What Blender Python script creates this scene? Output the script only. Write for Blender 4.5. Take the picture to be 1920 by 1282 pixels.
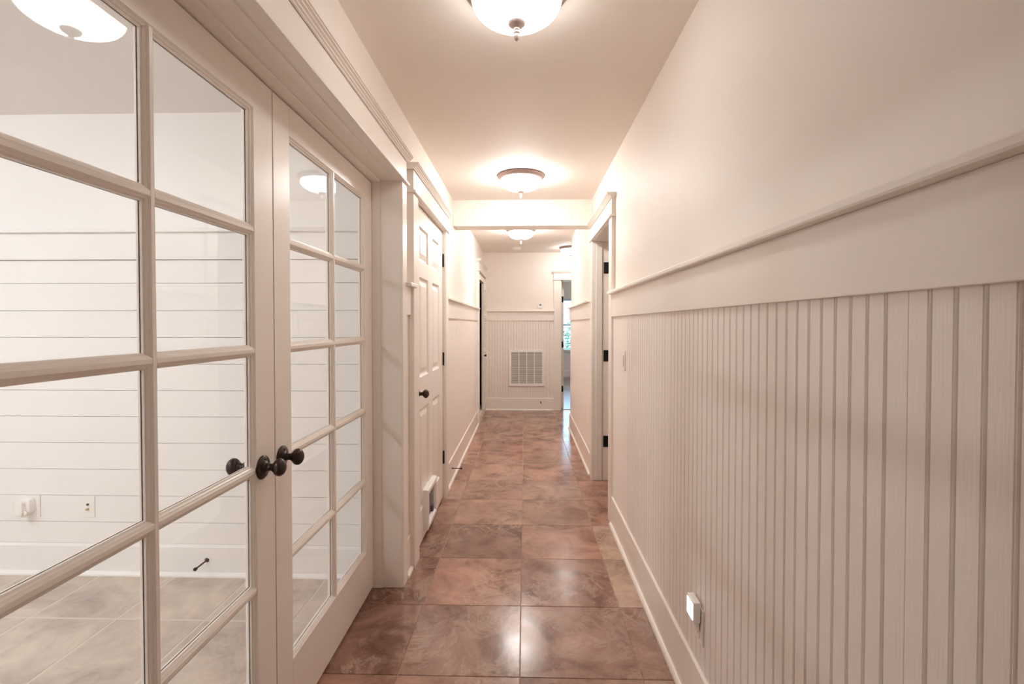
import bpy, bmesh, math, random
from mathutils import Matrix, Vector
random.seed(7)
PI = math.pi
C = bpy.context.scene.collection
for o in list(bpy.data.objects):
    bpy.data.objects.remove(o)

# ------------------------------------------------------------------ camera
F_PX, H_EYE = 907.0, 1.32
PITCH = math.radians(1.0)
cy_pp = 608 + F_PX * math.tan(PITCH)
vy = Vector((24.0, -(608 - cy_pp), -F_PX)).normalized()
zc = Vector((0, -vy.z, vy.y)).normalized()
xc = vy.cross(zc)
cam_data = bpy.data.cameras.new('camera')
cam = bpy.data.objects.new('camera', cam_data)
C.objects.link(cam)
cam.matrix_world = Matrix.Translation((0, 0, H_EYE)) @ Matrix((xc, vy, zc)).to_4x4()
cam_data.sensor_width = 36
cam_data.lens = F_PX * 36 / 1920
cam_data.shift_y = (cy_pp - 641) / 1920
cam_data.clip_start = 0.02
bpy.context.scene.camera = cam

# ------------------------------------------------------------------ world, exposure
world = bpy.data.worlds.new('sky')
bpy.context.scene.world = world
world.use_nodes = True
bg = world.node_tree.nodes['Background']
bg.inputs[0].default_value = (0.46, 0.74, 1.0, 1)
bg.inputs[1].default_value = 5.0
sc = bpy.context.scene
sc.view_settings.view_transform = 'Standard'
sc.view_settings.look = 'None'
sc.view_settings.gamma = 1
sc.view_settings.use_curve_mapping = False
sc.view_settings.exposure = 0.64
LAMP_HALL = [9.5, 43.0, 39.0, 18.0]      # bowl radiance of the hall lamps, near to far
ROOM_FILL = [88.0, 66.0]  # radiance of the unseen lights added to supply the side room's brightness
LAMP_TINT = (1.0, 0.975, 0.94)
cyc = sc.cycles
cyc.use_denoising = True
cyc.max_bounces = 8
cyc.diffuse_bounces = 8
cyc.glossy_bounces = 4
cyc.use_adaptive_sampling = True
cyc.adaptive_threshold = 0.07
cyc.use_light_tree = False
cyc.transparent_max_bounces = 24
cyc.transmission_bounces = 6
cyc.sample_clamp_indirect = 6.0
cyc.caustics_reflective = False
cyc.caustics_refractive = False

# ------------------------------------------------------------------ materials
def mat(name, col=(.8, .8, .8), rough=.5, metal=0.0, spec=.5):
    m = bpy.data.materials.new(name)
    m.use_nodes = True
    b = m.node_tree.nodes['Principled BSDF']
    b.inputs['Base Color'].default_value = (*col, 1)
    b.inputs['Roughness'].default_value = rough
    b.inputs['Metallic'].default_value = metal
    b.inputs['Specular IOR Level'].default_value = spec
    return m

def paint(name, col, rough, bump_scale=220, bump=.04, streak=False, var=.02):
    m = mat(name, col, rough)
    nt = m.node_tree; N = nt.nodes; L = nt.links
    b = N['Principled BSDF']
    tc = N.new('ShaderNodeTexCoord')
    if bump:
      mp = N.new('ShaderNodeMapping')
      mp.inputs['Scale'].default_value = (1, 1, .04) if streak else (1, 1, 1)
      L.new(tc.outputs['Object'], mp.inputs['Vector'])
      n = N.new('ShaderNodeTexNoise'); n.inputs['Scale'].default_value = bump_scale
      n.inputs['Detail'].default_value = 1
      L.new(mp.outputs[0], n.inputs['Vector'])
      bp = N.new('ShaderNodeBump'); bp.inputs['Strength'].default_value = bump
      bp.inputs['Distance'].default_value = .002
      L.new(n.outputs[0], bp.inputs['Height'])
      L.new(bp.outputs[0], b.inputs['Normal'])
    n2 = N.new('ShaderNodeTexNoise'); n2.inputs['Scale'].default_value = 2.5
    n2.inputs['Detail'].default_value = 2
    L.new(tc.outputs['Object'], n2.inputs['Vector'])
    mr = N.new('ShaderNodeMapRange')
    mr.inputs['To Min'].default_value = 1 - var; mr.inputs['To Max'].default_value = 1 + var
    L.new(n2.outputs[0], mr.inputs['Value'])
    mx = N.new('ShaderNodeVectorMath'); mx.operation = 'SCALE'
    mx.inputs[0].default_value = col
    L.new(mr.outputs[0], mx.inputs['Scale'])
    L.new(mx.outputs[0], b.inputs['Base Color'])
    return m

CREAM = (.89, .828, .77)
M = {}
M['wall'] = paint('cream_wall_paint', CREAM, .55, 0, 0)
M['ceiling'] = paint('cream_ceiling_paint', (.875, .81, .745), .7, 0, 0)
M['trim'] = paint('cream_gloss_paint', CREAM, .30, 160, .035, streak=True)
M['bead'] = paint('cream_board_paint', (.885, .82, .765), .42, 300, .18, streak=True)
M['room'] = paint('white_room_paint', (.88, .872, .862), .45, 0, 0)
M['roomceil'] = paint('white_room_ceiling', (.84, .815, .79), .7)
M['bronze'] = mat('oiled_bronze', (.060, .042, .035), .32, .7)
M['black'] = mat('black_hinge', (.012, .010, .010), .45, .5)
M['plastic'] = mat('white_plastic', (.88, .86, .84), .35)
M['cream_plastic'] = mat('cream_plastic', (.86, .81, .76), .35)
M['dark'] = mat('dark_slot', (.05, .045, .04), .6)
M['brass'] = mat('brass_jack', (.55, .42, .22), .35, .9)
M['pan'] = mat('brushed_pink_nickel', (.36, .26, .235), .38, .6)
M['finial'] = mat('finial_nickel', (.60, .49, .46), .35, .6)
M['flap'] = mat('grey_smoked_flap', (.20, .18, .18), .25)
M['purple'] = mat('violet_latch', (.13, .10, .15), .4)
M['ventgap'] = mat('grille_gap_shade', (.36, .29, .25), .5)  # brown stands in for the shade between the grille louvres
M['closet'] = mat('closet_painted_shade', (.07, .045, .03), .8)  # shade of the unlit closet put into its colour
M['grout'] = mat('sand_grout', (.50, .36, .27), .8)
M['roomgrout'] = mat('pale_grout', (.68, .61, .54), .8)
M['leaf'] = mat('green_leaf', (.06, .20, .09), .6)
M['bark'] = mat('grey_bark', (.16, .12, .09), .8)
M['lawn'] = mat('lawn_green', (.10, .2, .07), .9)
M['wood'] = paint('brown_wood_floor', (.27, .20, .16), .22, 40, .1)
M['blind'] = mat('white_blind_slat', (.70, .76, .80), .45)

def emis(name, col, s):
    m = mat(name, (.8, .78, .75), .3)
    b = m.node_tree.nodes['Principled BSDF']
    b.inputs['Emission Color'].default_value = (*col, 1)
    b.inputs['Emission Strength'].default_value = s
    return m
M['nightglow'] = emis('night_light_lens', (.75, .87, 1.0), 3.0)

def glass():
    m = bpy.data.materials.new('clear_glass'); m.use_nodes = True
    nt = m.node_tree; N = nt.nodes; L = nt.links
    for n in list(N): N.remove(n)
    out = N.new('ShaderNodeOutputMaterial')
    mix = N.new('ShaderNodeMixShader')
    tr = N.new('ShaderNodeBsdfTransparent'); tr.inputs[0].default_value = (.985, .99, .99, 1)
    gl = N.new('ShaderNodeBsdfGlossy'); gl.inputs['Roughness'].default_value = 0.0
    g = N.new('ShaderNodeNewGeometry')
    dot = N.new('ShaderNodeVectorMath'); dot.operation = 'DOT_PRODUCT'
    L.new(g.outputs['Normal'], dot.inputs[0]); L.new(g.outputs['Incoming'], dot.inputs[1])
    ab = N.new('ShaderNodeMath'); ab.operation = 'ABSOLUTE'; L.new(dot.outputs['Value'], ab.inputs[0])
    s1 = N.new('ShaderNodeMath'); s1.operation = 'SUBTRACT'; s1.inputs[0].default_value = 1; L.new(ab.outputs[0], s1.inputs[1])
    pw = N.new('ShaderNodeMath'); pw.operation = 'POWER'; pw.inputs[1].default_value = 5; L.new(s1.outputs[0], pw.inputs[0])
    ma = N.new('ShaderNodeMath'); ma.operation = 'MULTIPLY_ADD'; ma.inputs[1].default_value = .96; ma.inputs[2].default_value = .04
    L.new(pw.outputs[0], ma.inputs[0])
    L.new(ma.outputs[0], mix.inputs[0]); L.new(tr.outputs[0], mix.inputs[1]); L.new(gl.outputs[0], mix.inputs[2])
    L.new(mix.outputs[0], out.inputs[0])
    return m
M['glass'] = glass()

def tile_mat(name, vein, vein_amt, dark, rough, bump, scale):
    m = bpy.data.materials.new(name); m.use_nodes = True
    nt = m.node_tree; N = nt.nodes; L = nt.links
    b = N['Principled BSDF']
    tc = N.new('ShaderNodeTexCoord'); oi = N.new('ShaderNodeObjectInfo')
    sc_ = N.new('ShaderNodeMath'); sc_.operation = 'MULTIPLY'; sc_.inputs[1].default_value = 37; L.new(oi.outputs['Random'], sc_.inputs[0])
    ad = N.new('ShaderNodeVectorMath'); ad.operation = 'ADD'
    L.new(tc.outputs['Object'], ad.inputs[0]); L.new(sc_.outputs[0], ad.inputs[1])
    def noise(s, d, dist, r=.55):
        n = N.new('ShaderNodeTexNoise'); n.inputs['Scale'].default_value = s * scale
        n.inputs['Detail'].default_value = d; n.inputs['Distortion'].default_value = dist
        n.inputs['Roughness'].default_value = r
        L.new(ad.outputs[0], n.inputs['Vector']); return n
    def ramp(src, pts):
        r = N.new('ShaderNodeValToRGB'); L.new(src, r.inputs[0])
        e = r.color_ramp.elements
        while len(e) < len(pts): e.new(.5)
        for i, (p, v) in enumerate(pts):
            e[i].position = p; e[i].color = (v, v, v, 1)
        return r
    cloud = ramp(noise(4.2, 9, .7, .66).outputs[0], [(.34, 0), (.5, .55), (.66, 1)])
    mixc = N.new('ShaderNodeMix'); mixc.data_type = 'RGBA'; mixc.blend_type = 'MULTIPLY'
    mixc.inputs[0].default_value = 1
    lo = N.new('ShaderNodeMix'); lo.data_type = 'RGBA'
    lo.inputs[6].default_value = dark; lo.inputs[7].default_value = (1.30, 1.28, 1.25, 1)
    L.new(cloud.outputs[0], lo.inputs[0])
    L.new(oi.outputs['Color'], mixc.inputs[6]); L.new(lo.outputs[2], mixc.inputs[7])
    v = ramp(noise(6, 7, 1.1, .68).outputs[0], [(.47, 0), (.53, 1), (.59, 0)])
    v2 = ramp(noise(2.2, 3, .5).outputs[0], [(.42, 0), (.62, 1)])
    vm = N.new('ShaderNodeMath'); vm.operation = 'MULTIPLY'; L.new(v.outputs[0], vm.inputs[0]); L.new(v2.outputs[0], vm.inputs[1])
    va = N.new('ShaderNodeMath'); va.operation = 'MULTIPLY'; va.inputs[1].default_value = vein_amt; L.new(vm.outputs[0], va.inputs[0])
    mv = N.new('ShaderNodeMix'); mv.data_type = 'RGBA'; mv.inputs[7].default_value = vein
    L.new(va.outputs[0], mv.inputs[0]); L.new(mixc.outputs[2], mv.inputs[6])
    # small pale pits and flecks
    pit = ramp(noise(46, 2, .4).outputs[0], [(.66, 0), (.72, 1)])
    pa = N.new('ShaderNodeMath'); pa.operation = 'MULTIPLY'; L.new(pit.outputs[0], pa.inputs[0]); L.new(v2.outputs[0], pa.inputs[1])
    pb = N.new('ShaderNodeMath'); pb.operation = 'MULTIPLY'; pb.inputs[1].default_value = .45; L.new(pa.outputs[0], pb.inputs[0])
    mp = N.new('ShaderNodeMix'); mp.data_type = 'RGBA'; mp.inputs[7].default_value = vein
    L.new(pb.outputs[0], mp.inputs[0]); L.new(mv.outputs[2], mp.inputs[6])
    L.new(mp.outputs[2], b.inputs['Base Color'])
    rr = N.new('ShaderNodeMapRange'); rr.inputs['To Min'].default_value = rough; rr.inputs['To Max'].default_value = rough + .12
    L.new(cloud.outputs[0], rr.inputs['Value']); L.new(rr.outputs[0], b.inputs['Roughness'])
    bp = N.new('ShaderNodeBump'); bp.inputs['Strength'].default_value = bump; bp.inputs['Distance'].default_value = .004
    L.new(noise(9, 6, 1.0).outputs[0], bp.inputs['Height']); L.new(bp.outputs[0], b.inputs['Normal'])
    return m
M['tile'] = tile_mat('polished_travertine', (.60, .45, .36, 1), .38, (.50, .43, .405, 1), .13, .05, 1.0)
M['roomtile'] = tile_mat('rough_travertine', (.66, .58, .51, 1), .35, (.76, .74, .73, 1), .5, .9, .9)

# ------------------------------------------------------------------ mesh helpers
class MB:
    """collects shapes in world coordinates"""
    def __init__(s): s.v = []; s.f = []; s.sm = []
    def poly(s, vs, fs, smooth=False):
        b = len(s.v); s.v += [tuple(v) for v in vs]
        for f in fs: s.f.append([b + i for i in f]); s.sm.append(smooth)
        return s
    def box(s, x0, x1, y0, y1, z0, z1):
        x0, x1 = sorted((x0, x1)); y0, y1 = sorted((y0, y1)); z0, z1 = sorted((z0, z1))
        v = [(x0,y0,z0),(x1,y0,z0),(x1,y1,z0),(x0,y1,z0),(x0,y0,z1),(x1,y0,z1),(x1,y1,z1),(x0,y1,z1)]
        return s.poly(v, [(0,3,2,1),(4,5,6,7),(0,1,5,4),(1,2,6,5),(2,3,7,6),(3,0,4,7)])
    def extrude(s, pts, axis, a, b, f):
        """closed profile pts (2D) mapped by f(p, t) -> xyz, from t=a to t=b"""
        n = len(pts)
        v = [f(p, a) for p in pts] + [f(p, b) for p in pts]
        fs = [(i, (i+1) % n, n+(i+1) % n, n+i) for i in range(n)]
        fs += [tuple(range(n-1, -1, -1)), tuple(range(n, 2*n))]
        return s.poly(v, fs)
    def along_y(s, pts, y0, y1):      # pts = (x, z)
        return s.extrude(pts, 'y', y0, y1, lambda p, t: (p[0], t, p[1]))
    def along_x(s, pts, x0, x1):      # pts = (y, z)
        return s.extrude(pts, 'x', x0, x1, lambda p, t: (t, p[0], p[1]))
    def along_z(s, pts, z0, z1):      # pts = (x, y)
        return s.extrude(pts, 'z', z0, z1, lambda p, t: (p[0], p[1], t))
    def lathe(s, prof, c, axis='z', seg=32, sx=1.0, sy=1.0, capped=True):
        """prof = [(r, h)] around the axis through c"""
        def pt(r, h, k):
            a = 2*PI*k/seg; u = r*math.cos(a)*sx; w = r*math.sin(a)*sy
            if axis == 'z': return (c[0]+u, c[1]+w, c[2]+h)
            if axis == 'x': return (c[0]+h, c[1]+u, c[2]+w)
            return (c[0]+u, c[1]+h, c[2]+w)
        v = [pt(r, h, k) for r, h in prof for k in range(seg)]
        fs = [(i*seg+k, i*seg+(k+1) % seg, (i+1)*seg+(k+1) % seg, (i+1)*seg+k) for i in range(len(prof)-1) for k in range(seg)]
        if capped:
            fs += [tuple(range(seg-1, -1, -1)), tuple((len(prof)-1)*seg+k for k in range(seg))]
        return s.poly(v, fs, True)
    def rect_loft(s, prof, a0, a1, z0, z1, put):
        """mitred frame or raised panel: prof = [(inset, depth)], put(a, z, depth) -> xyz; last ring capped if prof ends with None"""
        cap = prof[-1] is None
        pr = prof[:-1] if cap else prof
        v = []
        for ins, d in pr:
            v += [put(a0+ins, z0+ins, d), put(a1-ins, z0+ins, d), put(a1-ins, z1-ins, d), put(a0+ins, z1-ins, d)]
        fs = [(i*4+k, i*4+(k+1) % 4, (i+1)*4+(k+1) % 4, (i+1)*4+k) for i in range(len(pr)-1) for k in range(4)]
        if cap: fs.append(tuple((len(pr)-1)*4+k for k in range(4)))
        return s.poly(v, fs)
    def build(s, name, m, parent=None, bevel=0, at=None):
        off = Vector(parent.matrix_world.translation) if parent else Vector((0, 0, 0))
        if parent: off = Vector(loc_of(parent))
        if at is not None: off = Vector(at)
        me = bpy.data.meshes.new(name)
        me.from_pydata([tuple(Vector(v) - off) for v in s.v], [], s.f)
        bm = bmesh.new(); bm.from_mesh(me)
        for i, f in enumerate(bm.faces): f.smooth = s.sm[i]
        bmesh.ops.recalc_face_normals(bm, faces=bm.faces[:])
        bm.to_mesh(me); bm.free()
        me.materials.append(m)
        o = bpy.data.objects.new(name, me); C.objects.link(o)
        if parent is not None: o.parent = parent
        elif at is not None: o.location = at
        if bevel:
            md = o.modifiers.new('soft_edges', 'BEVEL'); md.width = bevel; md.segments = 2
            md.limit_method = 'ANGLE'; md.angle_limit = math.radians(40)
        return o
def loc_of(o):
    v = Vector(o.location)
    while o.parent: o = o.parent; v += Vector(o.location)
    return v
def tag(o, label, cat, group=None, kind=None):
    o['label'] = label; o['category'] = cat
    if group: o['group'] = group
    if kind: o['kind'] = kind
    return o
def thing(name, loc, label, cat, group=None, kind=None):
    o = bpy.data.objects.new(name, None); C.objects.link(o); o.location = loc
    o.empty_display_size = .05
    return tag(o, label, cat, group, kind)
def struct(o, label, cat): return tag(o, label, cat, kind='structure')
def copy_tree(o, parent=None):
    c = o.copy(); C.objects.link(c); c.parent = parent
    for ch in list(o.children): copy_tree(ch, c)
    return c

# ------------------------------------------------------------------ plan (metres; camera stands at x=0, y=0)
ZC = 2.42
XR, XL = .590, -.635            # drywall faces of the hall
YB = -1.6                       # wall behind the camera
YE = 7.43                       # far wall face
YCOR = 6.17                     # right wall ends here
YS = 2.49                       # shiplap wall face of the side room
RAIL, FRZ, BASE = 1.515, 1.37, .19
EX = 12.2                       # far room window wall

# floors ----------------------------------------------------------------
fl = MB().box(-.80, 3.3, YB-.1, YE+.1, -.08, -.003).build('floor', M['grout'])
struct(fl, 'pinkish brown polished travertine tile floor of the hallway', 'floor')
TC = [-.935, -.478, -.018, .440, .897, 1.354, 1.811, 2.268]
TP = .4585
GR = .0016
meshes = {}
def tile_obj(x0, x1, y0, y1, col, material, parent, z=0.0, g=GR, bev=.0012):
    w, d = round(x1-x0-2*g, 4), round(y1-y0-2*g, 4)
    key = (w, d, material.name)
    if key not in meshes:
        hw, hd, t = w/2, d/2, .010
        v = []
        for ins, zz in ((0, -t), (0, -bev), (bev, 0)):
            v += [(-hw+ins, -hd+ins, zz), (hw-ins, -hd+ins, zz), (hw-ins, hd-ins, zz), (-hw+ins, hd-ins, zz)]
        fs = [(i*4+k, i*4+(k+1) % 4, (i+1)*4+(k+1) % 4, (i+1)*4+k) for i in range(2) for k in range(4)] + [(8, 9, 10, 11)]
        me = bpy.data.meshes.new('tile'); me.from_pydata(v, [], fs); me.materials.append(material)
        meshes[key] = me
    o = bpy.data.objects.new('tile', meshes[key]); C.objects.link(o)
    o.parent = parent; o.location = ((x0+x1)/2, (y0+y1)/2, z); o.color = (*col, 1)
    return o
PK, DK, MD, LT, TN, BE = (.45,.268,.203), (.34,.200,.155), (.41,.255,.195), (.47,.305,.235), (.49,.335,.26), (.56,.43,.34)
rowcol = {  # row -> colours of the columns from the left
    -1: [PK, MD, LT, BE], 0: [DK, MD, (.40,.25,.195), MD], 1: [DK, PK, (.37,.222,.17), BE], 2: [(.36,.22,.17), (.31,.185,.142), PK, BE],
    3: [LT, LT, (.42,.26,.19), PK], 4: [LT, MD, TN, PK], 5: [PK, LT, PK, PK], 6: [PK, PK, (.45,.30,.225), PK], 7: [PK, (.40,.24,.18), LT, PK]}
for k in range(-8, 13):
    y0 = 1.788 + TP*k; y1 = min(y0 + TP, YE + .005)
    ncol = 7 if y1 > YCOR else 4
    for c in range(ncol):
        x0, x1 = TC[c], TC[c+1]
        if c == 0: x0 = -.795
        cc = rowcol.get(k)
        col = cc[c] if cc and c < 4 else random.choice([PK, LT, MD, (.44,.28,.21), (.46,.31,.235)])
        j = random.uniform(.95, 1.05); col = (col[0]*j*.80, col[1]*j*.735, col[2]*j*.715)
        tile_obj(x0, x1, y0, y1, col, M['tile'], fl)

fl2 = MB().box(-5.2, -.80, YB-.1, YS+.1, -.08, -.0012).build('floor', M['roomgrout'])
struct(fl2, 'pale rough stone tile floor seen through the glass doors', 'floor')
xs = [-.80, -1.03] + [-1.03-.4*i for i in range(1, 11)]
for i in range(len(xs)-1):
    for k in range(-9, 3):
        y1 = 2.51 + .0 + .405*(k-1) + (.0 if i % 2 else .0); y0 = y1-.405
        y0, y1 = 2.10 + .405*(k-1), 2.10 + .405*k
        y1 = min(y1, YS+.02)
        if y1 - y0 < .02: continue
        b = random.uniform(.92, 1.08)
        tile_obj(xs[i+1], xs[i], y0, y1, (.52*b, .455*b, .40*b), M['roomtile'], fl2, g=.0035, bev=.003)
fl3 = MB().box(-.4, 3.3, YE+.1, EX+.1, -.08, 0).build('floor', M['wood'])
struct(fl3, 'brown floor of the far room beyond the open end door', 'floor')
fl4 = MB().box(-1.5, -.80, 2.6, 8.0, -.08, 0).box(-.80, -.66, YE+.1, 8.0, -.08, 0).build('floor', M['closet'])
struct(fl4, 'closet floor with painted-in shade behind the louvered door', 'floor')

# ceiling ----------------------------------------------------------------
ce = MB().box(-.80, 3.3, YB-.1, YE+.1, ZC, ZC+.1).build('ceiling', M['ceiling'])
ce4 = MB().box(-1.5, -.80, 2.6, 8.0, ZC, ZC+.1).box(-.80, -.60, YE+.1, 8.0, ZC, ZC+.1).build('ceiling', M['closet'])
struct(ce4, 'closet ceiling with painted-in shade behind the louvered door', 'ceiling')
struct(ce, 'smooth cream painted ceiling above the hallway', 'ceiling')
ce2 = MB().box(-5.2, -.80, YB-.1, YS+.11, ZC, ZC+.1).build('ceiling', M['roomceil'])
struct(ce2, 'grey white ceiling of the side room behind the glass doors', 'ceiling')
ce3 = MB().box(-.4, 3.3, YE+.1, EX+.1, ZC, ZC+.1).build('ceiling', M['roomceil'])
struct(ce3, 'ceiling of the far room beyond the end door', 'ceiling')
bmz = MB().box(XL, XR, 4.29, 4.47, 2.190, ZC).build('beam', M['wall'], bevel=.002)
struct(bmz, 'cream boxed beam crossing the hallway ceiling', 'beam')

# ------------------------------------------------------------------ wainscot pieces
def bead_profile(p, single=False):
    """(along, height) of one bead board"""
    if single:
        return [(0, .0035), (.0016, .0078), (.0030, .008), (p, .008)]
    return [(0, .008), (.0013, .0040), (.0026, .0078), (.0045, .0092), (.0064, .0078), (.0077, .0040), (.0092, .008), (p, .008)]
P_B = .04204
def board(mb, a0, prof, put, z0, z1):
    n = len(prof)
    pts = [(a0+a, h) for a, h in prof] + [(a0+prof[-1][0], 0), (a0, 0)]
    mb.extrude(pts, '', z0, z1, lambda p, t: put(p[0], p[1], t))
def rail_parts(par, put_box, prefix=''):
    pass

# right wall -----------------------------------------------------------
wr = MB()
wr.box(XR, .70, YB, 3.28, 0, ZC).box(XR, .70, 3.28, 4.11, 2.035, ZC).box(XR, .70, 4.11, YCOR, 0, ZC)
wr.box(.70, 3.2, YCOR-.11, YCOR, 0, ZC)
wall_right = wr.build('wall_right', M['wall'])
struct(wall_right, 'long cream right wall with beadboard below a chair rail', 'wall')
putR = lambda a, h, z: (XR-.004-h, a, z)
YJ = .744
for k in range(-12, 49):
    a = YJ + P_B*k
    if a + P_B > 2.80: break
    b = MB(); board(b, a, bead_profile(P_B, k % 29 == 0), putR, BASE-.02, FRZ+.01)
    b.build('board', M['bead'], wall_right)
YF = YJ + P_B*48
MB().box(XR-.012, XR, YF, 3.18, BASE-.02, FRZ+.01).build('flat_panel', M['bead'], wall_right)
b = MB()
for k in range(-52, -12): board(b, YJ + P_B*k, bead_profile(P_B, k % 29 == 0), putR, BASE-.02, FRZ+.01)
b.build('beadboard', M['bead'], wall_right)['kind'] = 'stuff'
b = MB()
for k in range(0, 46): board(b, 4.21 + P_B*k, bead_profile(P_B), putR, BASE-.02, FRZ+.01)
b.build('beadboard', M['bead'], wall_right)['kind'] = 'stuff'
nose = [(XR, RAIL), (.541, RAIL), (.539, RAIL+.004), (.539, RAIL+.014), (.542, RAIL+.018), (XR, RAIL+.018)]
for y0, y1, e in ((YB, 3.18, .022), (4.21, YCOR, 0)):
    MB().box(.566, XR, y0, y1 if e == 0 else y1, FRZ, RAIL).build('frieze_board', M['trim'], wall_right, .0015)
    MB().along_y(nose, y0, y1+e).build('chair_rail', M['trim'], wall_right)
# left wall ------------------------------------------------------------
XLb = -.80
wl = MB()
wl.box(XLb, XL, YB, .495, 0, ZC).box(XLb, XL, .495, 2.405, 2.055, ZC).box(XLb, XL, 2.405, 2.69, 0, ZC)
wl.box(XLb, XL, 2.69, 3.64, 2.03, ZC).box(XLb, XL, 3.64, 6.42, 0, ZC).box(XLb, XL, 6.42, 7.36, 2.03, ZC).box(-.665, XL, 7.36, YE+.1, 0, ZC)
wall_left = wl.build('wall_left', M['wall'])
struct(wall_left, 'cream left wall holding the glass doors and panelled door', 'wall')
putL = lambda a, h, z: (XL+.004+h, a, z)
b = MB()
for k in range(0, 61): board(b, 3.75 + P_B*k, bead_profile(P_B), putL, BASE-.02, FRZ+.01)
b.build('beadboard', M['bead'], wall_left)['kind'] = 'stuff'
noseL = [(XL, RAIL), (-.588, RAIL), (-.586, RAIL+.004), (-.586, RAIL+.014), (-.589, RAIL+.018), (XL, RAIL+.018)]
MB().box(XL, -.612, 3.75, 6.32, FRZ, RAIL).build('frieze_board', M['trim'], wall_left, .0015)
MB().along_y(noseL, 3.735, 6.335).build('chair_rail', M['trim'], wall_left)
# short stub between the two left casings
MB().box(XL, -.606, 2.475, 2.575, FRZ, RAIL).build('frieze_board', M['trim'], wall_left, .002)
MB().box(XL, -.578, 2.455, 2.60, RAIL, RAIL+.020).build('chair_rail', M['trim'], wall_left, .003)
MB().box(XL, XL+.012, 2.475, 2.575, BASE-.02, FRZ).build('flat_panel', M['bead'], wall_left)

# far wall ---------------------------------------------------------------
wf = MB()
wf.box(-.665, .55, YE, YE+.11, 0, ZC).box(.55, 1.31, YE, YE+.11, 2.0, ZC).box(1.31, 3.2, YE, YE+.11, 0, ZC)
wall_far = wf.build('wall_far', M['wall'])
struct(wall_far, 'cream end wall of the hallway with the return air grille', 'wall')
b = MB(); putF = lambda a, h, z: (a, YE-.004-h, z)
k = 0
while XL + P_B*(k+1) < .44:
    board(b, XL + P_B*k, bead_profile(P_B), putF, BASE-.02, FRZ+.01); k += 1
b.build('beadboard', M['bead'], wall_far)['kind'] = 'stuff'
MB().box(XL, .442, YE-.024, YE, FRZ+.005, RAIL).build('frieze_board', M['trim'], wall_far, .0015)
MB().box(XL, .452, YE-.050, YE, RAIL, RAIL+.018).build('chair_rail', M['trim'], wall_far, .003)
b = MB().box(XL-.165, XL-.05, YE-.2, YE, 0, ZC)

# other shells ------------------------------------------------------------
w = MB().box(XLb, 3.3, YB-.1, YB, 0, ZC).build('wall_near', M['wall']); struct(w, 'wall closing the hallway behind the camera', 'wall')
w = MB().box(3.2, 3.3, YB, EX, 0, ZC).build('wall_outer', M['wall']); struct(w, 'outer wall at the far right of the side spaces', 'wall')
w = MB().box(.70, 3.2, 2.5, 2.6, 0, ZC).build('wall_inner', M['wall']); struct(w, 'inner partition of the room behind the right doorway', 'wall')
w = MB().box(-5.3, -5.2, YB, YS+.1, 0, ZC).box(-5.2, XLb, YB-.1, YB, 0, ZC).build('wall_room', M['room']); struct(w, 'white outer walls of the side room', 'wall')
w = MB().box(-1.6, -1.5, 2.6, 8.0, 0, ZC).box(-1.5, XLb, 6.3, 6.4, 0, ZC).box(-1.5, -.60, 7.9, 8.0, 0, ZC).box(-.66, -.60, YE+.11, 7.9, 0, ZC).box(XLb-.004, XLb, 2.6, 6.42, 0, ZC).box(XLb-.004, XLb, 6.42, 7.36, 2.03, ZC).build('wall_closet', M['closet']); struct(w, 'inside walls with painted-in shade of the closet behind the louvered door', 'wall')

# shiplap wall of the side room
ws = MB().box(-5.2, XLb, YS, YS+.11, 0, ZC).build('wall_side_room', M['room'])
struct(ws, 'white shiplap wall of the room behind the glass doors', 'wall')
zs = [.165, .278, .418, .557, .697, .836, .974, 1.113, 1.252, 1.392, 1.535, 1.655]
for i in range(len(zs)-1):
    MB().box(-5.2, XLb, YS-.012, YS-.0005, zs[i]+.0011, zs[i+1]-.0011).build('plank', M['room'], ws, .0006)
MB().box(-5.2, XLb, YS-.026, YS, 1.657, 1.795).build('frieze_board', M['room'], ws, .002)
MB().box(-5.2, XLb, YS-.050, YS, 1.795, 1.812).build('chair_rail', M['room'], ws, .003)

# ------------------------------------------------------------------ baseboards
def base_prof(x, s, t=.022, shoe=.015):
    """profile for a wall face at x, room side direction s"""
    p = [(x, 0), (x+s*(t+shoe), 0), (x+s*(t+shoe), .007), (x+s*(t+shoe*.86), .013), (x+s*(t+shoe*.5), .018), (x+s*t, .020), (x+s*t, BASE-.005), (x+s*(t-.004), BASE-.001), (x+s*(t-.006), BASE), (x, BASE)]
    return p
bb = MB().along_y(base_prof(XR, -1), YB, 3.18).along_y(base_prof(XR, -1), 4.21, YCOR).build('baseboard_right', M['trim'])
struct(bb, 'cream baseboard with shoe moulding along the right wall', 'baseboard')
bb = MB().along_y(base_prof(XL, 1), YB, .40).along_y(base_prof(XL, 1), 2.475, 2.575).along_y(base_prof(XL, 1), 3.75, 6.32).build('baseboard_left', M['trim'])
struct(bb, 'cream baseboard with shoe moulding along the left wall', 'baseboard')
bb = MB().along_x([(p[0], p[1]) for p in base_prof(YE, -1)], XL, .442).build('baseboard_far', M['trim'])
struct(bb, 'cream baseboard below the return air grille', 'baseboard')
def rb(x): return [(YS, 0), (YS-.034, 0), (YS-.033, .008), (YS-.018, .02), (YS-.018, .150), (YS-.012, .165), (YS, .165)]
bb = MB().along_x(rb(0), -5.2, XLb).build('baseboard_side_room', M['room'])
struct(bb, 'tall white baseboard of the side room', 'baseboard')

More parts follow.
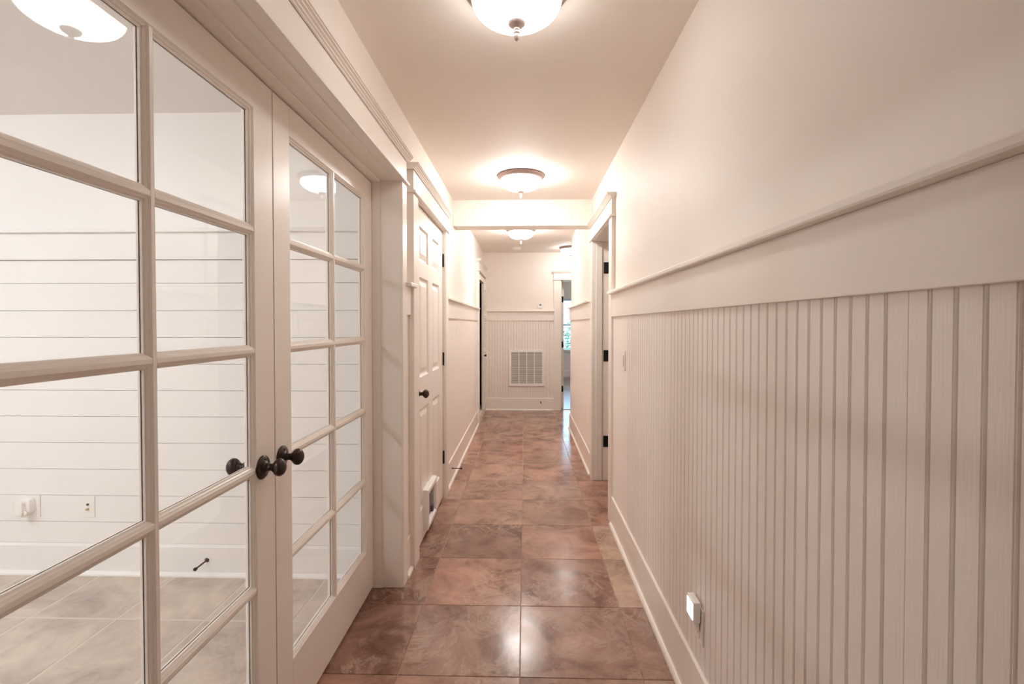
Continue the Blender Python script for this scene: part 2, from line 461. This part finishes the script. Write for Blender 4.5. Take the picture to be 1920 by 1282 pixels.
# ------------------------------------------------------------------ casings (trim)
def crown(s, x, z0, out=0.0):
    P = [(0, 0), (.008, 0), (.008, .004), (.014, .007), (.014, .011), (.021, .015), (.021, .019), (.028, .022), (.028, .026), (.032, .028), (.032, .034), (0, .034)]
    return [(x+s*(a+out), z0+h) for a, h in P]
def casing_y(name, s, xw, xf, y0, y1, wl_, wr_, zh, zt, label):
    """craftsman casing on a wall running along Y. xw wall face, xf casing face, s = direction into the hall"""
    r = thing(name, (xf, (y0+y1)/2, 0), label, 'door casing', kind='structure')
    MB().box(xw-s*.004, xf, y0-wl_, y0, 0, zh).build('side_casing', M['trim'], r, .002)
    MB().box(xw-s*.004, xf, y1, y1+wr_, 0, zh).build('side_casing', M['trim'], r, .002)
    a, c = y0-wl_, y1+wr_
    MB().box(xw, xf+s*.014, a-.014, c+.014, zh, zh+.014).build('ledge', M['trim'], r, .004)
    MB().box(xw, xf, a, c, zh+.014, zt-.034).build('head_casing', M['trim'], r, .001)
    MB().along_y(crown(s, xf, zt-.034), a-.02, c+.02).box(xw, xf+s*.001, a-.02, c+.02, zt-.034, zt).build('crown_cap', M['trim'], r)
    return r
t1 = casing_y('trim_1', 1, XL, -.605, .495, 2.390, .10, .085, 2.030, 2.185, 'wide cream casing around the pair of glass doors')
t2 = casing_y('trim_2', 1, XL, -.593, 2.693, 3.642, .115, .105, 2.022, 2.178, 'cream casing around the six panel closet door')
t3 = casing_y('trim_3', -1, XR, .565, 3.285, 4.095, .105, .11, 2.022, 2.178, 'cream casing around the open right doorway')
t5 = casing_y('trim_4', 1, XL, -.600, 6.42, 7.36, .10, .068, 2.022, 2.178, 'cream casing around the louvered closet door')
# far door casing, wall along X
t4 = thing('trim_5', (.9, YE-.02, 0), 'cream casing around the open end doorway', 'door casing', kind='structure')
for x0, x1 in ((.442, .555), (1.305, 1.42)): MB().box(x0, x1, YE-.022, YE+.004, 0, 1.995).build('side_casing', M['trim'], t4, .002)
MB().box(.428, 1.434, YE-.036, YE, 1.995, 2.009).build('ledge', M['trim'], t4, .003)
MB().box(.442, 1.42, YE-.022, YE, 2.009, 2.10).build('head_casing', M['trim'], t4, .001)
MB().along_x([(p[0], p[1]) for p in crown(-1, YE-.022, 2.10)], .420, 1.442).box(.42, 1.442, YE-.023, YE, 2.10, 2.134).build('crown_cap', M['trim'], t4)

# french door jamb
j = thing('trim_6', (-.70, 1.45, 0), 'deep cream jamb around the glass doors', 'door jamb', kind='structure')
YJ1, YJ0, ZH = 2.390, .495, 2.030
MB().box(-.615, -.715, YJ1-.002, YJ1+.02, 0, ZH+.02).box(-.715, -.80, YJ1-.007, YJ1+.02, 0, ZH+.02).box(-.800, -.815, YJ1-.020, YJ1+.02, 0, ZH+.02).build('side_jamb', M['trim'], j, .0015)
MB().box(-.615, -.715, YJ0-.02, YJ0+.002, 0, ZH+.02).box(-.715, -.80, YJ0-.02, YJ0+.007, 0, ZH+.02).box(-.800, -.815, YJ0-.02, YJ0+.020, 0, ZH+.02).build('side_jamb', M['trim'], j, .0015)
MB().box(-.608, -.715, YJ0, YJ1, ZH+.002, ZH+.03).box(-.715, -.80, YJ0, YJ1, ZH-.006, ZH+.03).box(-.800, -.815, YJ0, YJ1, ZH-.022, ZH+.03).build('head_jamb', M['trim'], j, .0015)
MB().box(-.640, -.665, YJ0, YJ1, ZH-.002, ZH+.01).build('head_stop', M['trim'], j, .001)
# inner casing on the room side
MB().box(-.80, -.82, 2.39, 2.49, 0, 2.03).box(-.80, -.82, .39, .495, 0, 2.03).box(-.80, -.82, .39, 2.49, 2.03, 2.15).build('room_casing', M['room'], j)

# ------------------------------------------------------------------ knobs, hinges
def knob(parent, x, y, z, s, egg=True, rr=.034):
    """bronze knob on a face at x pointing in direction s"""
    k = MB().lathe([(rr, 0), (rr, s*.003), (rr*.93, s*.006), (rr*.62, s*.009), (rr*.40, s*.012), (.013, s*.014), (.0105, s*.018), (.0105, s*.030), (.014, s*.033), (.014, s*.0345)], (x, y, z), 'x', 32)
    o = k.build('knob_plate', M['bronze'], parent)
    prof = []
    for i in range(13):
        t = PI*i/12
        prof.append((max(.0008, .0255*math.sin(t)), s*(.050 - .0185*math.cos(t))))
    g = MB().lathe(prof, (x, y, z), 'x', 32, sx=.86 if egg else 1)
    g.build('knob', M['bronze'], o)
    for dz in (.022, -.022): MB().lathe([(.0032, s*.0055), (.0032, s*.0085), (.002, s*.0095)], (x, y, z+dz), 'x', 10).build('screw', M['black'], o)
    return o

def hinge_plate(parent, x0, x1, y0, y1, z, h=.089, name='hinge', pinx=None, piny=None):
    m = MB().box(x0, x1, y0, y1, z-h/2, z+h/2)
    if pinx is not None:
        m.lathe([(.0055, -h/2-.003), (.0065, -h/2), (.0065, h/2), (.0055, h/2+.003)], (pinx, piny, z), 'z', 12)
    return m.build(name, M['black'], parent, .001)

# ------------------------------------------------------------------ french doors
DX0, DX1 = -.757, -.792
def french(name, y0, y1, knob_y, label):
    d = thing(name, (DX0, (y0+y1)/2, .012), label, 'glass door', kind='structure')
    st, z0, z1 = .1005, .012, 2.0185
    g0, g1 = .225, 1.925
    MB().box(DX0, DX1, y0, y0+st, z0, z1).build('stile', M['trim'], d, .0012)
    MB().box(DX0, DX1, y1-st, y1, z0, z1).build('stile', M['trim'], d, .0012)
    MB().box(DX0, DX1, y0+st, y1-st, z0, g0).build('bottom_rail', M['trim'], d)
    MB().box(DX0, DX1, y0+st, y1-st, g1, z1).build('top_rail', M['trim'], d)
    mc = (y0+y1)/2
    MB().box(DX0-.0012, DX1+.0012, mc-.0055, mc+.0055, g0, g1).build('muntin', M['trim'], d, .001)
    zr = [g0 + (g1-g0)*i/5 for i in range(6)]
    cols = ((y0+st, mc-.0055), (mc+.0055, y1-st))
    for i in range(1, 5):
        for a, b_ in cols: MB().box(DX0-.0012, DX1+.0012, a, b_, zr[i]-.0055, zr[i]+.0055).build('muntin', M['trim'], d, .001)
    xm = (DX0+DX1)/2
    for i in range(5):
        for a, b_ in cols:
            za = zr[i] + (.0055 if i else 0); zb = zr[i+1] - (.0055 if i < 4 else 0)
            m = MB()
            prof = [(0, .0015), (.0025, .0035), (.0030, .0050), (.0055, .0060), (.0080, .0085), (.0085, .0105), (.0115, .0115), (.0120, .0160)]
            for s, xf in ((-1, DX0), (1, DX1)):
                m.rect_loft(prof, a, b_, za, zb, lambda p, z, dd, s=s, xf=xf: (xf+s*dd, p, z))
            m.build('glazing_bead', M['trim'], d)
            MB().box(xm-.0015, xm+.0015, a+.006, b_-.006, za+.006, zb-.006).build('glass_pane', M['glass'], d)
    for s, x in ((1, DX0), (-1, DX1)): knob(d, x, knob_y, .908, s)
    return d
fr_left = french('door_1', .503, 1.4395, 1.370, 'ten pane glass door at the left, cut by the photo edge')
fr_right = french('door_2', 1.4445, 2.3785, 1.482, 'ten pane glass door hinged beside the panelled closet door')
MB().box(DX1, DX1-.010, 1.418, 1.468, .012, 2.0185).build('astragal', M['room'], fr_right)

# ------------------------------------------------------------------ six panel door
d = thing('door_3', (-.62, 3.165, .012), 'white six panel door with a pet flap near its foot', 'panelled door', kind='structure')
XF, XBk = -.620, -.655
Y0, Y1 = 2.700, 3.630
st = .135; ph = (Y1-Y0-3*st)/2
colsY = [(Y0+st, Y0+st+ph), (Y1-st-ph, Y1-st)]
rowsZ = [(.205, .815), (1.005, 1.60), (1.695, 1.90)]
zt = 2.012
m = MB()
MB().box(XF, XBk, Y0, Y0+st, .012, zt).build('stile', M['trim'], d)
MB().box(XF, XBk, Y1-st, Y1, .012, zt).build('stile', M['trim'], d)
zz = [(.012, rowsZ[0][0]), (rowsZ[0][1], rowsZ[1][0]), (rowsZ[1][1], rowsZ[2][0]), (rowsZ[2][1], zt)]
for a, b_ in zz: MB().box(XF, XBk, Y0+st, Y1-st, a, b_).build('rail', M['trim'], d)
for a, b_ in rowsZ: MB().box(XF, XBk, colsY[0][1], colsY[1][0], a, b_).build('mullion', M['trim'], d)
for a, b_ in colsY:
    for c0, c1 in rowsZ:
        m = MB().rect_loft([(0, 0), (.004, .004), (.010, .010), (.016, .012), (.022, .012), (.048, .004), (.050, .003), None], a, b_, c0, c1, lambda p, z, dd: (XF-dd, p, z))
        m.rect_loft([(0, 0), (.016, .010), None], a, b_, c0, c1, lambda p, z, dd: (XBk+dd, p, z))
        m.build('panel', M['trim'], d)
knob(d, XF, 2.770, .920, 1, egg=False, rr=.033)
for z in (1.80, 1.06, .315): hinge_plate(d, XF+.001, XF+.004, Y1-.004, Y1+.010, z, .092, pinx=XF+.006, piny=Y1+.003)
# pet flap
pf = MB().rect_loft([(0, -.016), (0, .022), (.006, .030), (.030, .030), (.040, .018), (.040, -.012)], 2.925, 3.225, .055, .305, lambda p, z, dd: (XF+dd, p, z)).build('pet_flap_frame', M['plastic'], d)
MB().box(XF+.002, XF+.006, 2.965, 3.185, .095, .265).build('pet_flap', M['flap'], pf)
MB().box(XF+.006, XF+.020, 3.13, 3.16, .095, .135).build('flap_latch', M['purple'], pf, .003)
jm = thing('trim_7', (-.62, 3.16, 0), 'cream jamb inside the panelled door casing', 'door jamb', kind='structure')
MB().box(-.600, -.78, 2.680, 2.696, 0, 2.03).build('side_jamb', M['trim'], jm)
MB().box(-.600, -.78, 3.6355, 3.652, 0, 2.03).build('side_jamb', M['trim'], jm)
MB().box(-.600, -.78, 2.68, 3.652, 2.018, 2.036).build('head_jamb', M['trim'], jm)
MB().box(-.656, -.67, 2.695, 3.637, .0, .03).box(-.656, -.67, 2.695, 2.71, 0, 2.02).box(-.656, -.67, 3.62, 3.637, 0, 2.02).build('door_stop_strip', M['trim'], jm)

# ------------------------------------------------------------------ right doorway
jr = thing('trim_8', (.64, 4.1, 0), 'cream jamb with hinges in the open right doorway', 'door jamb', kind='structure')
MB().box(.578, .715, 4.098, 4.115, 0, 2.03).build('side_jamb', M['trim'], jr)
MB().box(.600, .650, 4.087, 4.099, 0, 2.02).build('stop_strip', M['trim'], jr, .002)
MB().box(.578, .715, 3.265, 3.282, 0, 2.03).build('side_jamb', M['trim'], jr)
MB().box(.578, .715, 3.282, 4.098, 2.018, 2.036).build('head_jamb', M['trim'], jr)
for z in (1.795, 1.055, .33): hinge_plate(jr, .664, .705, 4.094, 4.098, z, .095)
dr = thing('door_4', (.72, 4.09, .012), 'cream door swung open behind the right wall', 'door', kind='structure')
MB().box(.722, 1.50, 4.058, 4.093, .012, 2.012).build('slab', M['trim'], dr, .002)

# ------------------------------------------------------------------ far doorway
jf = thing('trim_9', (.56, YE+.05, 0), 'cream jamb of the open end doorway', 'door jamb', kind='structure')
MB().box(.547, .562, YE-.01, YE+.115, 0, 1.995).build('side_jamb', M['trim'], jf)
MB().box(1.30, 1.315, YE-.01, YE+.115, 0, 1.995).build('side_jamb', M['trim'], jf)
MB().box(.547, 1.315, YE-.01, YE+.115, 1.985, 2.001).build('head_jamb', M['trim'], jf)
df = thing('door_5', (.55, YE+.13, .012), 'cream end door swung open into the far room', 'door', kind='structure')
MB().box(.570, .606, YE+.124, YE+.86, .012, 1.985).build('slab', M['trim'], df, .002)
for z in (1.71, 1.005, .315): hinge_plate(df, .572, .600, YE+.120, YE+.1245, z, .092)

# louvered closet door
dl = thing('door_6', (-.61, 7.1, .02), 'louvered bifold closet door standing slightly open', 'louvered door', kind='structure')
MB().box(-.592, -.64, 6.42, 7.35, 1.915, 1.985).build('track_fascia', M['trim'], dl, .002)
MB().box(-.64, -.80, 6.40, 6.42, 0, 2.03).box(-.64, -.665, 7.35, 7.36, 0, 2.03).box(-.64, -.80, 6.40, 7.36, 2.01, 2.03).build('side_jamb', M['trim'], dl)
def leaf(p0, p1, knobbed):
    (xa, ya), (xb, yb) = p0, p1
    L_ = math.hypot(xb-xa, yb-ya); ux, uy = (xb-xa)/L_, (yb-ya)/L_; nx, ny = uy, -ux   # n points into the hall (+x)
    def f(u, n, z): return (xa+ux*u+nx*n, ya+uy*u+ny*n, z)
    def bx(m, u0, u1, n0, n1, z0, z1):
        v = [f(u, n, z) for z in (z0, z1) for u, n in ((u0, n0), (u1, n0), (u1, n1), (u0, n1))]
        m.poly(v, [(0,3,2,1),(4,5,6,7),(0,1,5,4),(1,2,6,5),(2,3,7,6),(3,0,4,7)])
    m = MB()
    bx(m, 0, .035, -.014, .014, .10, 1.90); bx(m, L_-.035, L_, -.014, .014, .10, 1.90)
    bx(m, .035, L_-.035, -.014, .014, 1.82, 1.90); bx(m, .035, L_-.035, -.014, .014, .10, .22); bx(m, .035, L_-.035, -.014, .014, .92, .98)
    fr = m.build('leaf_frame', M['trim'], dl)
    s = MB(); z = .235
    while z < 1.81:
        if not (.90 < z < .985):
            v = []
            for u in (.03, L_-.03):
                v += [f(u, -.012, z+.016), f(u, .013, z-.014), f(u, .013, z-.008), f(u, -.012, z+.022)]
            s.poly(v, [(0,1,2,3),(7,6,5,4),(0,4,5,1),(1,5,6,2),(2,6,7,3),(3,7,4,0)])
        z += .036
    s.build('louvre_slats', M['trim'], fr)['kind'] = 'stuff'
    if knobbed:
        c = f(.02, .014, .875)
        MB().lathe([(.010, 0), (.008, .010), (.012, .016), (.018, .022), (.019, .028), (.014, .034), (.004, .037)], c, 'x', 20).build('knob', M['bronze'], fr)
leaf((-.601, 6.90), (-.585, 7.12), True)
leaf((-.585, 7.125), (-.590, 7.345), False)
MB().box(-.60, -.80, 6.42, 7.36, .0, .095).build('threshold_board', M['trim'], dl, .002)

# ------------------------------------------------------------------ ceiling lamps
def lamp(loc, strength, label, tint=LAMP_TINT, name='ceiling_light'):
    t = thing(name, loc, label, 'ceiling light', 'frosted bowl ceiling lights')
    x, y, z = loc
    MB().lathe([(.140, 0), (.168, -.001), (.172, -.006), (.172, -.012), (.167, -.017), (.163, -.020), (.160, -.026), (.154, -.031), (.149, -.034), (.143, -.034)], (x, y, z), 'z', 48).build('ceiling_pan', M['pan'], t)
    em = bpy.data.materials.get('bowl_%g' % strength)
    if em is None:
        em = emis('bowl_%g' % strength, tint, strength)
        nt = em.node_tree; N = nt.nodes; L = nt.links
        tc = N.new('ShaderNodeTexCoord'); n = N.new('ShaderNodeTexNoise'); n.inputs['Scale'].default_value = 9; n.inputs['Detail'].default_value = 5; n.inputs['Distortion'].default_value = 1
        L.new(tc.outputs['Object'], n.inputs['Vector'])
        mr = N.new('ShaderNodeMapRange'); mr.inputs['To Min'].default_value = strength*.8; mr.inputs['To Max'].default_value = strength*1.2
        L.new(n.outputs[0], mr.inputs['Value']); L.new(mr.outputs[0], N['Principled BSDF'].inputs['Emission Strength'])
    pr = [(.143, -.030), (.1465, -.036), (.1475, -.044), (.145, -.056), (.139, -.067), (.129, -.078), (.114, -.089), (.094, -.099), (.068, -.107), (.040, -.112), (.012, -.114)]
    MB().lathe(pr, (x, y, z), 'z', 32).build('glass_bowl', em, t)
    MB().lathe([(.006, -.108), (.024, -.1095), (.0300, -.1130), (.0300, -.1170), (.024, -.1235), (.014, -.1290), (.0085, -.1320)], (x, y, z), 'z', 32).build('finial_cap', M['finial'], t)
    MB().lathe([(.0085, -.131), (.0098, -.134), (.0098, -.137), (.0075, -.140), (.0072, -.143), (.0108, -.145), (.0108, -.148), (.0085, -.150), (.0092, -.154), (.0085, -.161), (.0058, -.1685), (.0012, -.1735)], (x, y, z), 'z', 24).build('finial', M['finial'], t)
    return t
lamp((-.027, 1.60, ZC), LAMP_HALL[0], 'frosted glass bowl ceiling light beside the glass doors, nearest')
lamp((-.030, 3.60, ZC), LAMP_HALL[1], 'frosted bowl ceiling light just in front of the ceiling beam')
lamp((-.045, 5.63, ZC), LAMP_HALL[2], 'frosted bowl ceiling light just beyond the ceiling beam')
lamp((.660, 6.93, ZC), LAMP_HALL[3], 'bowl ceiling light half hidden behind the far right wall corner')
lamp((-3.1, .70, ZC), ROOM_FILL[0], 'unseen bowl ceiling light added to light the side room, the one toward the shiplap wall', tint=(.96, .98, 1.0))
lamp((-2.1, -.60, ZC), ROOM_FILL[1], 'unseen bowl ceiling light added to light the side room, the one away from the shiplap wall', tint=(.96, .98, 1.0))  # second added light, softens the muntin shadows on the right wall

lamp((2.3, 10.0, ZC), 60.0, 'bowl ceiling light added to brighten the far room, out of sight past the doorway')  # added unseen light, lifts the dim wall around the far window
sd = thing('smoke_detector', (-.125, 6.95, ZC), 'round white smoke detector on the ceiling beyond the beam', 'smoke detector')
MB().lathe([(.072, 0), (.072, -.008), (.066, -.012), (.064, -.026), (.052, -.034), (.020, -.036)], (-.125, 6.95, ZC), 'z', 32).build('housing', M['cream_plastic'], sd)
MB().lathe([(.018, -.034), (.017, -.040), (.004, -.041)], (-.125, 6.95, ZC), 'z', 20).build('test_button', M['plastic'], sd)

# ------------------------------------------------------------------ return air grille
vx0, vx1, vz0, vz1 = -.247, .303, .372, .930
yv = YE-.0185
v = thing('return_air_grille', (.028, yv, vz0), 'square white return air grille low on the far wall', 'air vent')
m = MB()
m.rect_loft([(0, -.006), (0, .008), (.004, .012), (.036, .012), (.040, .008), (.040, -.006)], vx0, vx1, vz0, vz1, lambda p, z, dd: (p, yv-dd, z))
m.build('frame', M['plastic'], v)
for i in range(1, 4):
    xx = vx0+.040 + (vx1-vx0-.080)*i/4
    MB().box(xx-.007, xx+.007, yv-.009, yv+.002, vz0+.04, vz1-.04).build('divider', M['plastic'], v, .002)
MB().box(vx0+.03, vx1-.03, yv+.003, yv+.006, vz0+.03, vz1-.03).build('backing', M['ventgap'], v)  # sheet coloured as the shaded gaps behind the louvres
s = MB(); z = vz0+.044
while z < vz1-.044:
    s.poly([(vx0+.04, yv-.006, z), (vx1-.04, yv-.006, z), (vx1-.04, yv+.002, z+.0045), (vx0+.04, yv+.002, z+.0045), (vx0+.04, yv-.006, z+.0012), (vx1-.04, yv-.006, z+.0012), (vx1-.04, yv+.002, z+.0057), (vx0+.04, yv+.002, z+.0057)],
           [(0,1,2,3),(4,7,6,5),(0,4,5,1),(1,5,6,2),(2,6,7,3),(3,7,4,0)])
    z += .0152
s.build('louvres', M['plastic'], v)['kind'] = 'stuff'

# thermostat
th = thing('thermostat', (.229, YE, 1.60), 'small white thermostat on the far wall above the chair rail', 'thermostat')
MB().box(.193, .266, YE-.022, YE, 1.565, 1.638).build('housing', M['plastic'], th, .004)
MB().box(.226, .250, YE-.0235, YE-.021, 1.607, 1.628).build('display', M['dark'], th)
MB().box(.202, .212, YE-.0235, YE-.021, 1.575, 1.579).build('button', M['cream_plastic'], th)

# door stops
def stop(base, d, length, label):
    """spring stop from base in direction d"""
    D = Vector(d).normalized(); B = Vector(base)
    t = thing('door_stop', base, label, 'door stop')
    rot = D.to_track_quat('Z', 'Y').to_matrix()
    def lat(prof, name, mt):
        m = MB().lathe(prof, (0, 0, 0), 'z', 16)
        m.v = [tuple(B + rot @ Vector(p)) for p in m.v]
        return m.build(name, mt, t)
    L_ = length
    lat([(.012, 0), (.012, .003), (.008, .006), (.004, .012), (.0038, L_-.018)], 'rod', M['bronze'])
    lat([(.004, L_-.020), (.007, L_-.014), (.0085, L_-.008), (.0085, L_-.002), (.006, L_)], 'rubber_tip', M['black'])
    return t
stop((XL+.017, 4.04, .108), (1, 0, 0), .092, 'short bronze door stop on the left baseboard beyond the panelled door')
stop((.245, YE-.017, .130), (0, -1, -.05), .085, 'tiny dark door stop on the baseboard below the grille')
stop((-1.665, YS-.018, .085), (-.12, -1, -.12), .085, 'dark door stop on the baseboard of the room behind the glass')

# ------------------------------------------------------------------ switch, outlets
sw = thing('light_switch', (XR-.012, 2.82, 1.11), 'slim cream light switch on the beadboard by the right doorway', 'light switch')
MB().box(XR-.0125, XR-.018, 2.786, 2.856, 1.052, 1.168).build('plate', M['plastic'], sw, .0015)
MB().box(XR-.018, XR-.024, 2.808, 2.834, 1.078, 1.142).build('rocker', M['cream_plastic'], sw, .0015)
for zq in (1.062, 1.158): MB().lathe([(.0035, 0), (.0035, -.001), (.002, -.0018)], (XR-.0175, 2.821, zq), 'x', 12).build('screw', M['plastic'], sw)

ox = XR-.0125
ol = thing('outlet_plate', (ox, 1.60, .335), 'cream wall outlet plate low on the right beadboard', 'wall outlet')
MB().box(ox, ox-.006, 1.556, 1.632, .278, .396).build('plate', M['cream_plastic'], ol, .0015)
for zc_ in (.362, .312):
    rc = MB().box(ox-.0055, ox-.0085, 1.577, 1.611, zc_-.018, zc_+.018).build('receptacle', M['cream_plastic'], ol, .002)
    MB().box(ox-.0085, ox-.0092, 1.586, 1.588, zc_-.004, zc_+.008).box(ox-.0085, ox-.0092, 1.600, 1.602, zc_-.004, zc_+.008).build('slot', M['dark'], rc)
nl = thing('night_light', (ox-.008, 1.583, .37), 'small plug in night light glowing white on the right wall outlet', 'night light')
MB().box(ox-.0088, ox-.032, 1.562, 1.628, .352, .420).build('housing', M['plastic'], nl, .003)
MB().box(ox-.0088, ox-.022, 1.570, 1.612, .322, .352).build('plug_body', M['cream_plastic'], nl, .005)
MB().box(ox-.0315, ox-.0335, 1.569, 1.621, .360, .412).build('glowing_lens', M['nightglow'], nl)

# side room: plates on the shiplap
yp = YS-.012
o1 = thing('outlet_plate', (-2.60, yp, .36), 'white outlet plate behind the plugged in white device', 'wall outlet')
MB().box(-2.645, -2.560, yp, yp-.006, .303, .418).build('plate', M['plastic'], o1, .0015)
pl = thing('plug_in_device', (-2.62, yp-.006, .36), 'white rounded plug in device in the side room outlet', 'plug in device')
def rounded(w_, h_, r_, n=6):
    pts = []
    for cx_, cz_, a0 in ((w_/2-r_, h_/2-r_, 0), (-w_/2+r_, h_/2-r_, 90), (-w_/2+r_, -h_/2+r_, 180), (w_/2-r_, -h_/2+r_, 270)):
        for i in range(n+1):
            a = math.radians(a0+90*i/n); pts.append((cx_+r_*math.cos(a), cz_+r_*math.sin(a)))
    return pts
def puck(w_, h_, r_, cx_, cz_, y0, y1, name, mt, par, ins=.004):
    m = MB(); n = 0; rings = []
    for yy, k_ in ((y0, 1), (y1+ins, 1), (y1+ins*.3, 1-ins*.6/w_*2), (y1, 1-ins*2/w_*2)):
        rings.append([(cx_+p[0]*k_, yy, cz_+p[1]*k_) for p in rounded(w_, h_, r_)])
    n = len(rings[0]); v_ = sum(rings, [])
    fs = [(i*n+k, i*n+(k+1) % n, (i+1)*n+(k+1) % n, (i+1)*n+k) for i in range(3) for k in range(n)] + [tuple(range(n)), tuple(3*n+k for k in range(n))]
    m.poly(v_, fs)
    return m.build(name, mt, par)
puck(.058, .086, .024, -2.612, .366, yp-.006, yp-.040, 'body', M['plastic'], pl)
puck(.040, .080, .018, -2.622, .362, yp-.040, yp-.062, 'front_cover', M['plastic'], pl)
MB().lathe([(.026, 0), (.026, -.004), (.022, -.006)], (-2.612, yp-.044, .335), 'y', 20, sy=.7).build('trim_ring', M['cream_plastic'], pl)
o2 = thing('cable_plate', (-2.30, yp, .355), 'white cable plate with two small jacks on the shiplap', 'wall plate')
MB().box(-2.337, -2.266, yp, yp-.006, .303, .415).build('plate', M['plastic'], o2, .0015)
MB().lathe([(.006, 0), (.006, -.004), (.004, -.005)], (-2.300, yp-.006, .372), 'y', 16).build('jack', M['dark'], o2)
MB().lathe([(.0055, 0), (.0055, -.010), (.004, -.011)], (-2.300, yp-.006, .348), 'y', 16).build('jack', M['brass'], o2)

# ------------------------------------------------------------------ far room with window
wfr = MB()
wx0, wx1, wz0, wz1 = .88, 1.85, .66, 1.96
wfr.box(-.4, wx0, EX, EX+.12, 0, ZC).box(wx1, 3.3, EX, EX+.12, 0, ZC).box(wx0, wx1, EX, EX+.12, 0, wz0).box(wx0, wx1, EX, EX+.12, wz1, ZC)
wb = wfr.build('wall_window', M['room']); struct(wb, 'white wall around the far room window', 'wall')
for i in range(4): MB().box(-.4, 3.2, EX-.010, EX, .16+.122*i, .16+.122*i+.119).build('plank', M['room'], wb)
w = MB().box(-.5, -.4, YE+.1, EX, 0, ZC).build('wall_bedroom', M['room']); struct(w, 'left side wall of the far room', 'wall')
bb = MB().along_x([(EX-.01, 0), (EX-.03, 0), (EX-.03, .14), (EX-.02, .155), (EX-.01, .155)], -.4, 3.2).build('baseboard_window', M['room']); struct(bb, 'white baseboard under the far window', 'baseboard')
wn = thing('window_1', ((wx0+wx1)/2, EX, wz0), 'white sash window in the far room with daylight behind', 'window', kind='structure')
MB().box(wx0-.09, wx0, EX-.02, EX+.1, wz0, wz1).box(wx1, wx1+.09, EX-.02, EX+.1, wz0, wz1).box(wx0-.09, wx1+.09, EX-.02, EX+.1, wz1, wz1+.1).build('window_frame', M['room'], wn)
MB().box(wx0-.12, wx1+.12, EX-.06, EX+.1, wz0-.03, wz0).build('window_sill', M['room'], wn, .003)
for z0_, z1_ in ((wz0, (wz0+wz1)/2+.02), ((wz0+wz1)/2-.02, wz1)):
    m = MB().box(wx0, wx0+.04, EX+.06, EX+.09, z0_, z1_).box(wx1-.04, wx1, EX+.06, EX+.09, z0_, z1_).box(wx0, wx1, EX+.06, EX+.09, z0_, z0_+.04).box(wx0, wx1, EX+.06, EX+.09, z1_-.04, z1_)
    s_ = m.build('sash', M['room'], wn)
    MB().box(wx0+.04, wx1-.04, EX+.073, EX+.077, z0_+.04, z1_-.04).build('glass_pane', M['glass'], s_)
bl = thing('window_blind', ((wx0+wx1)/2, EX-.01, wz1), 'white slatted blind hanging in the far room window', 'window blind')
MB().box(wx0+.01, wx1-.01, EX+.005, EX+.05, wz1-.05, wz1).build('head_rail', M['blind'], bl)
s = MB(); z = wz0+.03
while z < wz1-.06:
    s.poly([(wx0+.015, EX+.005, z-.004), (wx1-.015, EX+.005, z-.004), (wx1-.015, EX+.050, z+.006), (wx0+.015, EX+.050, z+.006),
            (wx0+.015, EX+.005, z-.002), (wx1-.015, EX+.005, z-.002), (wx1-.015, EX+.050, z+.008), (wx0+.015, EX+.050, z+.008)],
           [(0,1,2,3),(4,7,6,5),(0,4,5,1),(1,5,6,2),(2,6,7,3),(3,7,4,0)])
    z += .042
s.build('blind_slats', M['blind'], bl)['kind'] = 'stuff'
MB().box(wx0+.015, wx1-.015, EX+.01, EX+.045, wz0+.004, wz0+.02).build('bottom_rail', M['blind'], bl)
gd = MB().box(-6, 9, EX+.2, EX+16, -.5, -.4).build('ground', M['lawn']); struct(gd, 'green lawn outside the far window', 'ground')
sh = thing('shrub', (1.9, EX+3.0, -.4), 'green shrub outside the far window', 'shrub')
m = MB().lathe([(.05, 0), (.035, .8), (.02, 1.3)], (1.9, EX+3.0, -.4), 'z', 10).build('trunk', M['bark'], sh)
lf = MB()
for i in range(1400):
    a = random.uniform(0, 2*PI); u = random.uniform(-1, 1); r = random.uniform(.55, 1)**.5
    c = Vector((1.9 + .8*r*math.cos(a)*math.sqrt(1-u*u), EX+3.0 + .8*r*math.sin(a)*math.sqrt(1-u*u), .75+.85*r*u))
    q = Matrix.Rotation(random.uniform(0, 6.28), 3, Vector((random.uniform(-1, 1), random.uniform(-1, 1), random.uniform(-1, 1))).normalized())
    lf.poly([c + q @ Vector(p) for p in ((-.06, 0, 0), (0, -.03, .01), (.07, 0, 0), (0, .03, .01))], [(0, 1, 2, 3)])
lf.build('leaves', M['leaf'], sh)['kind'] = 'stuff'
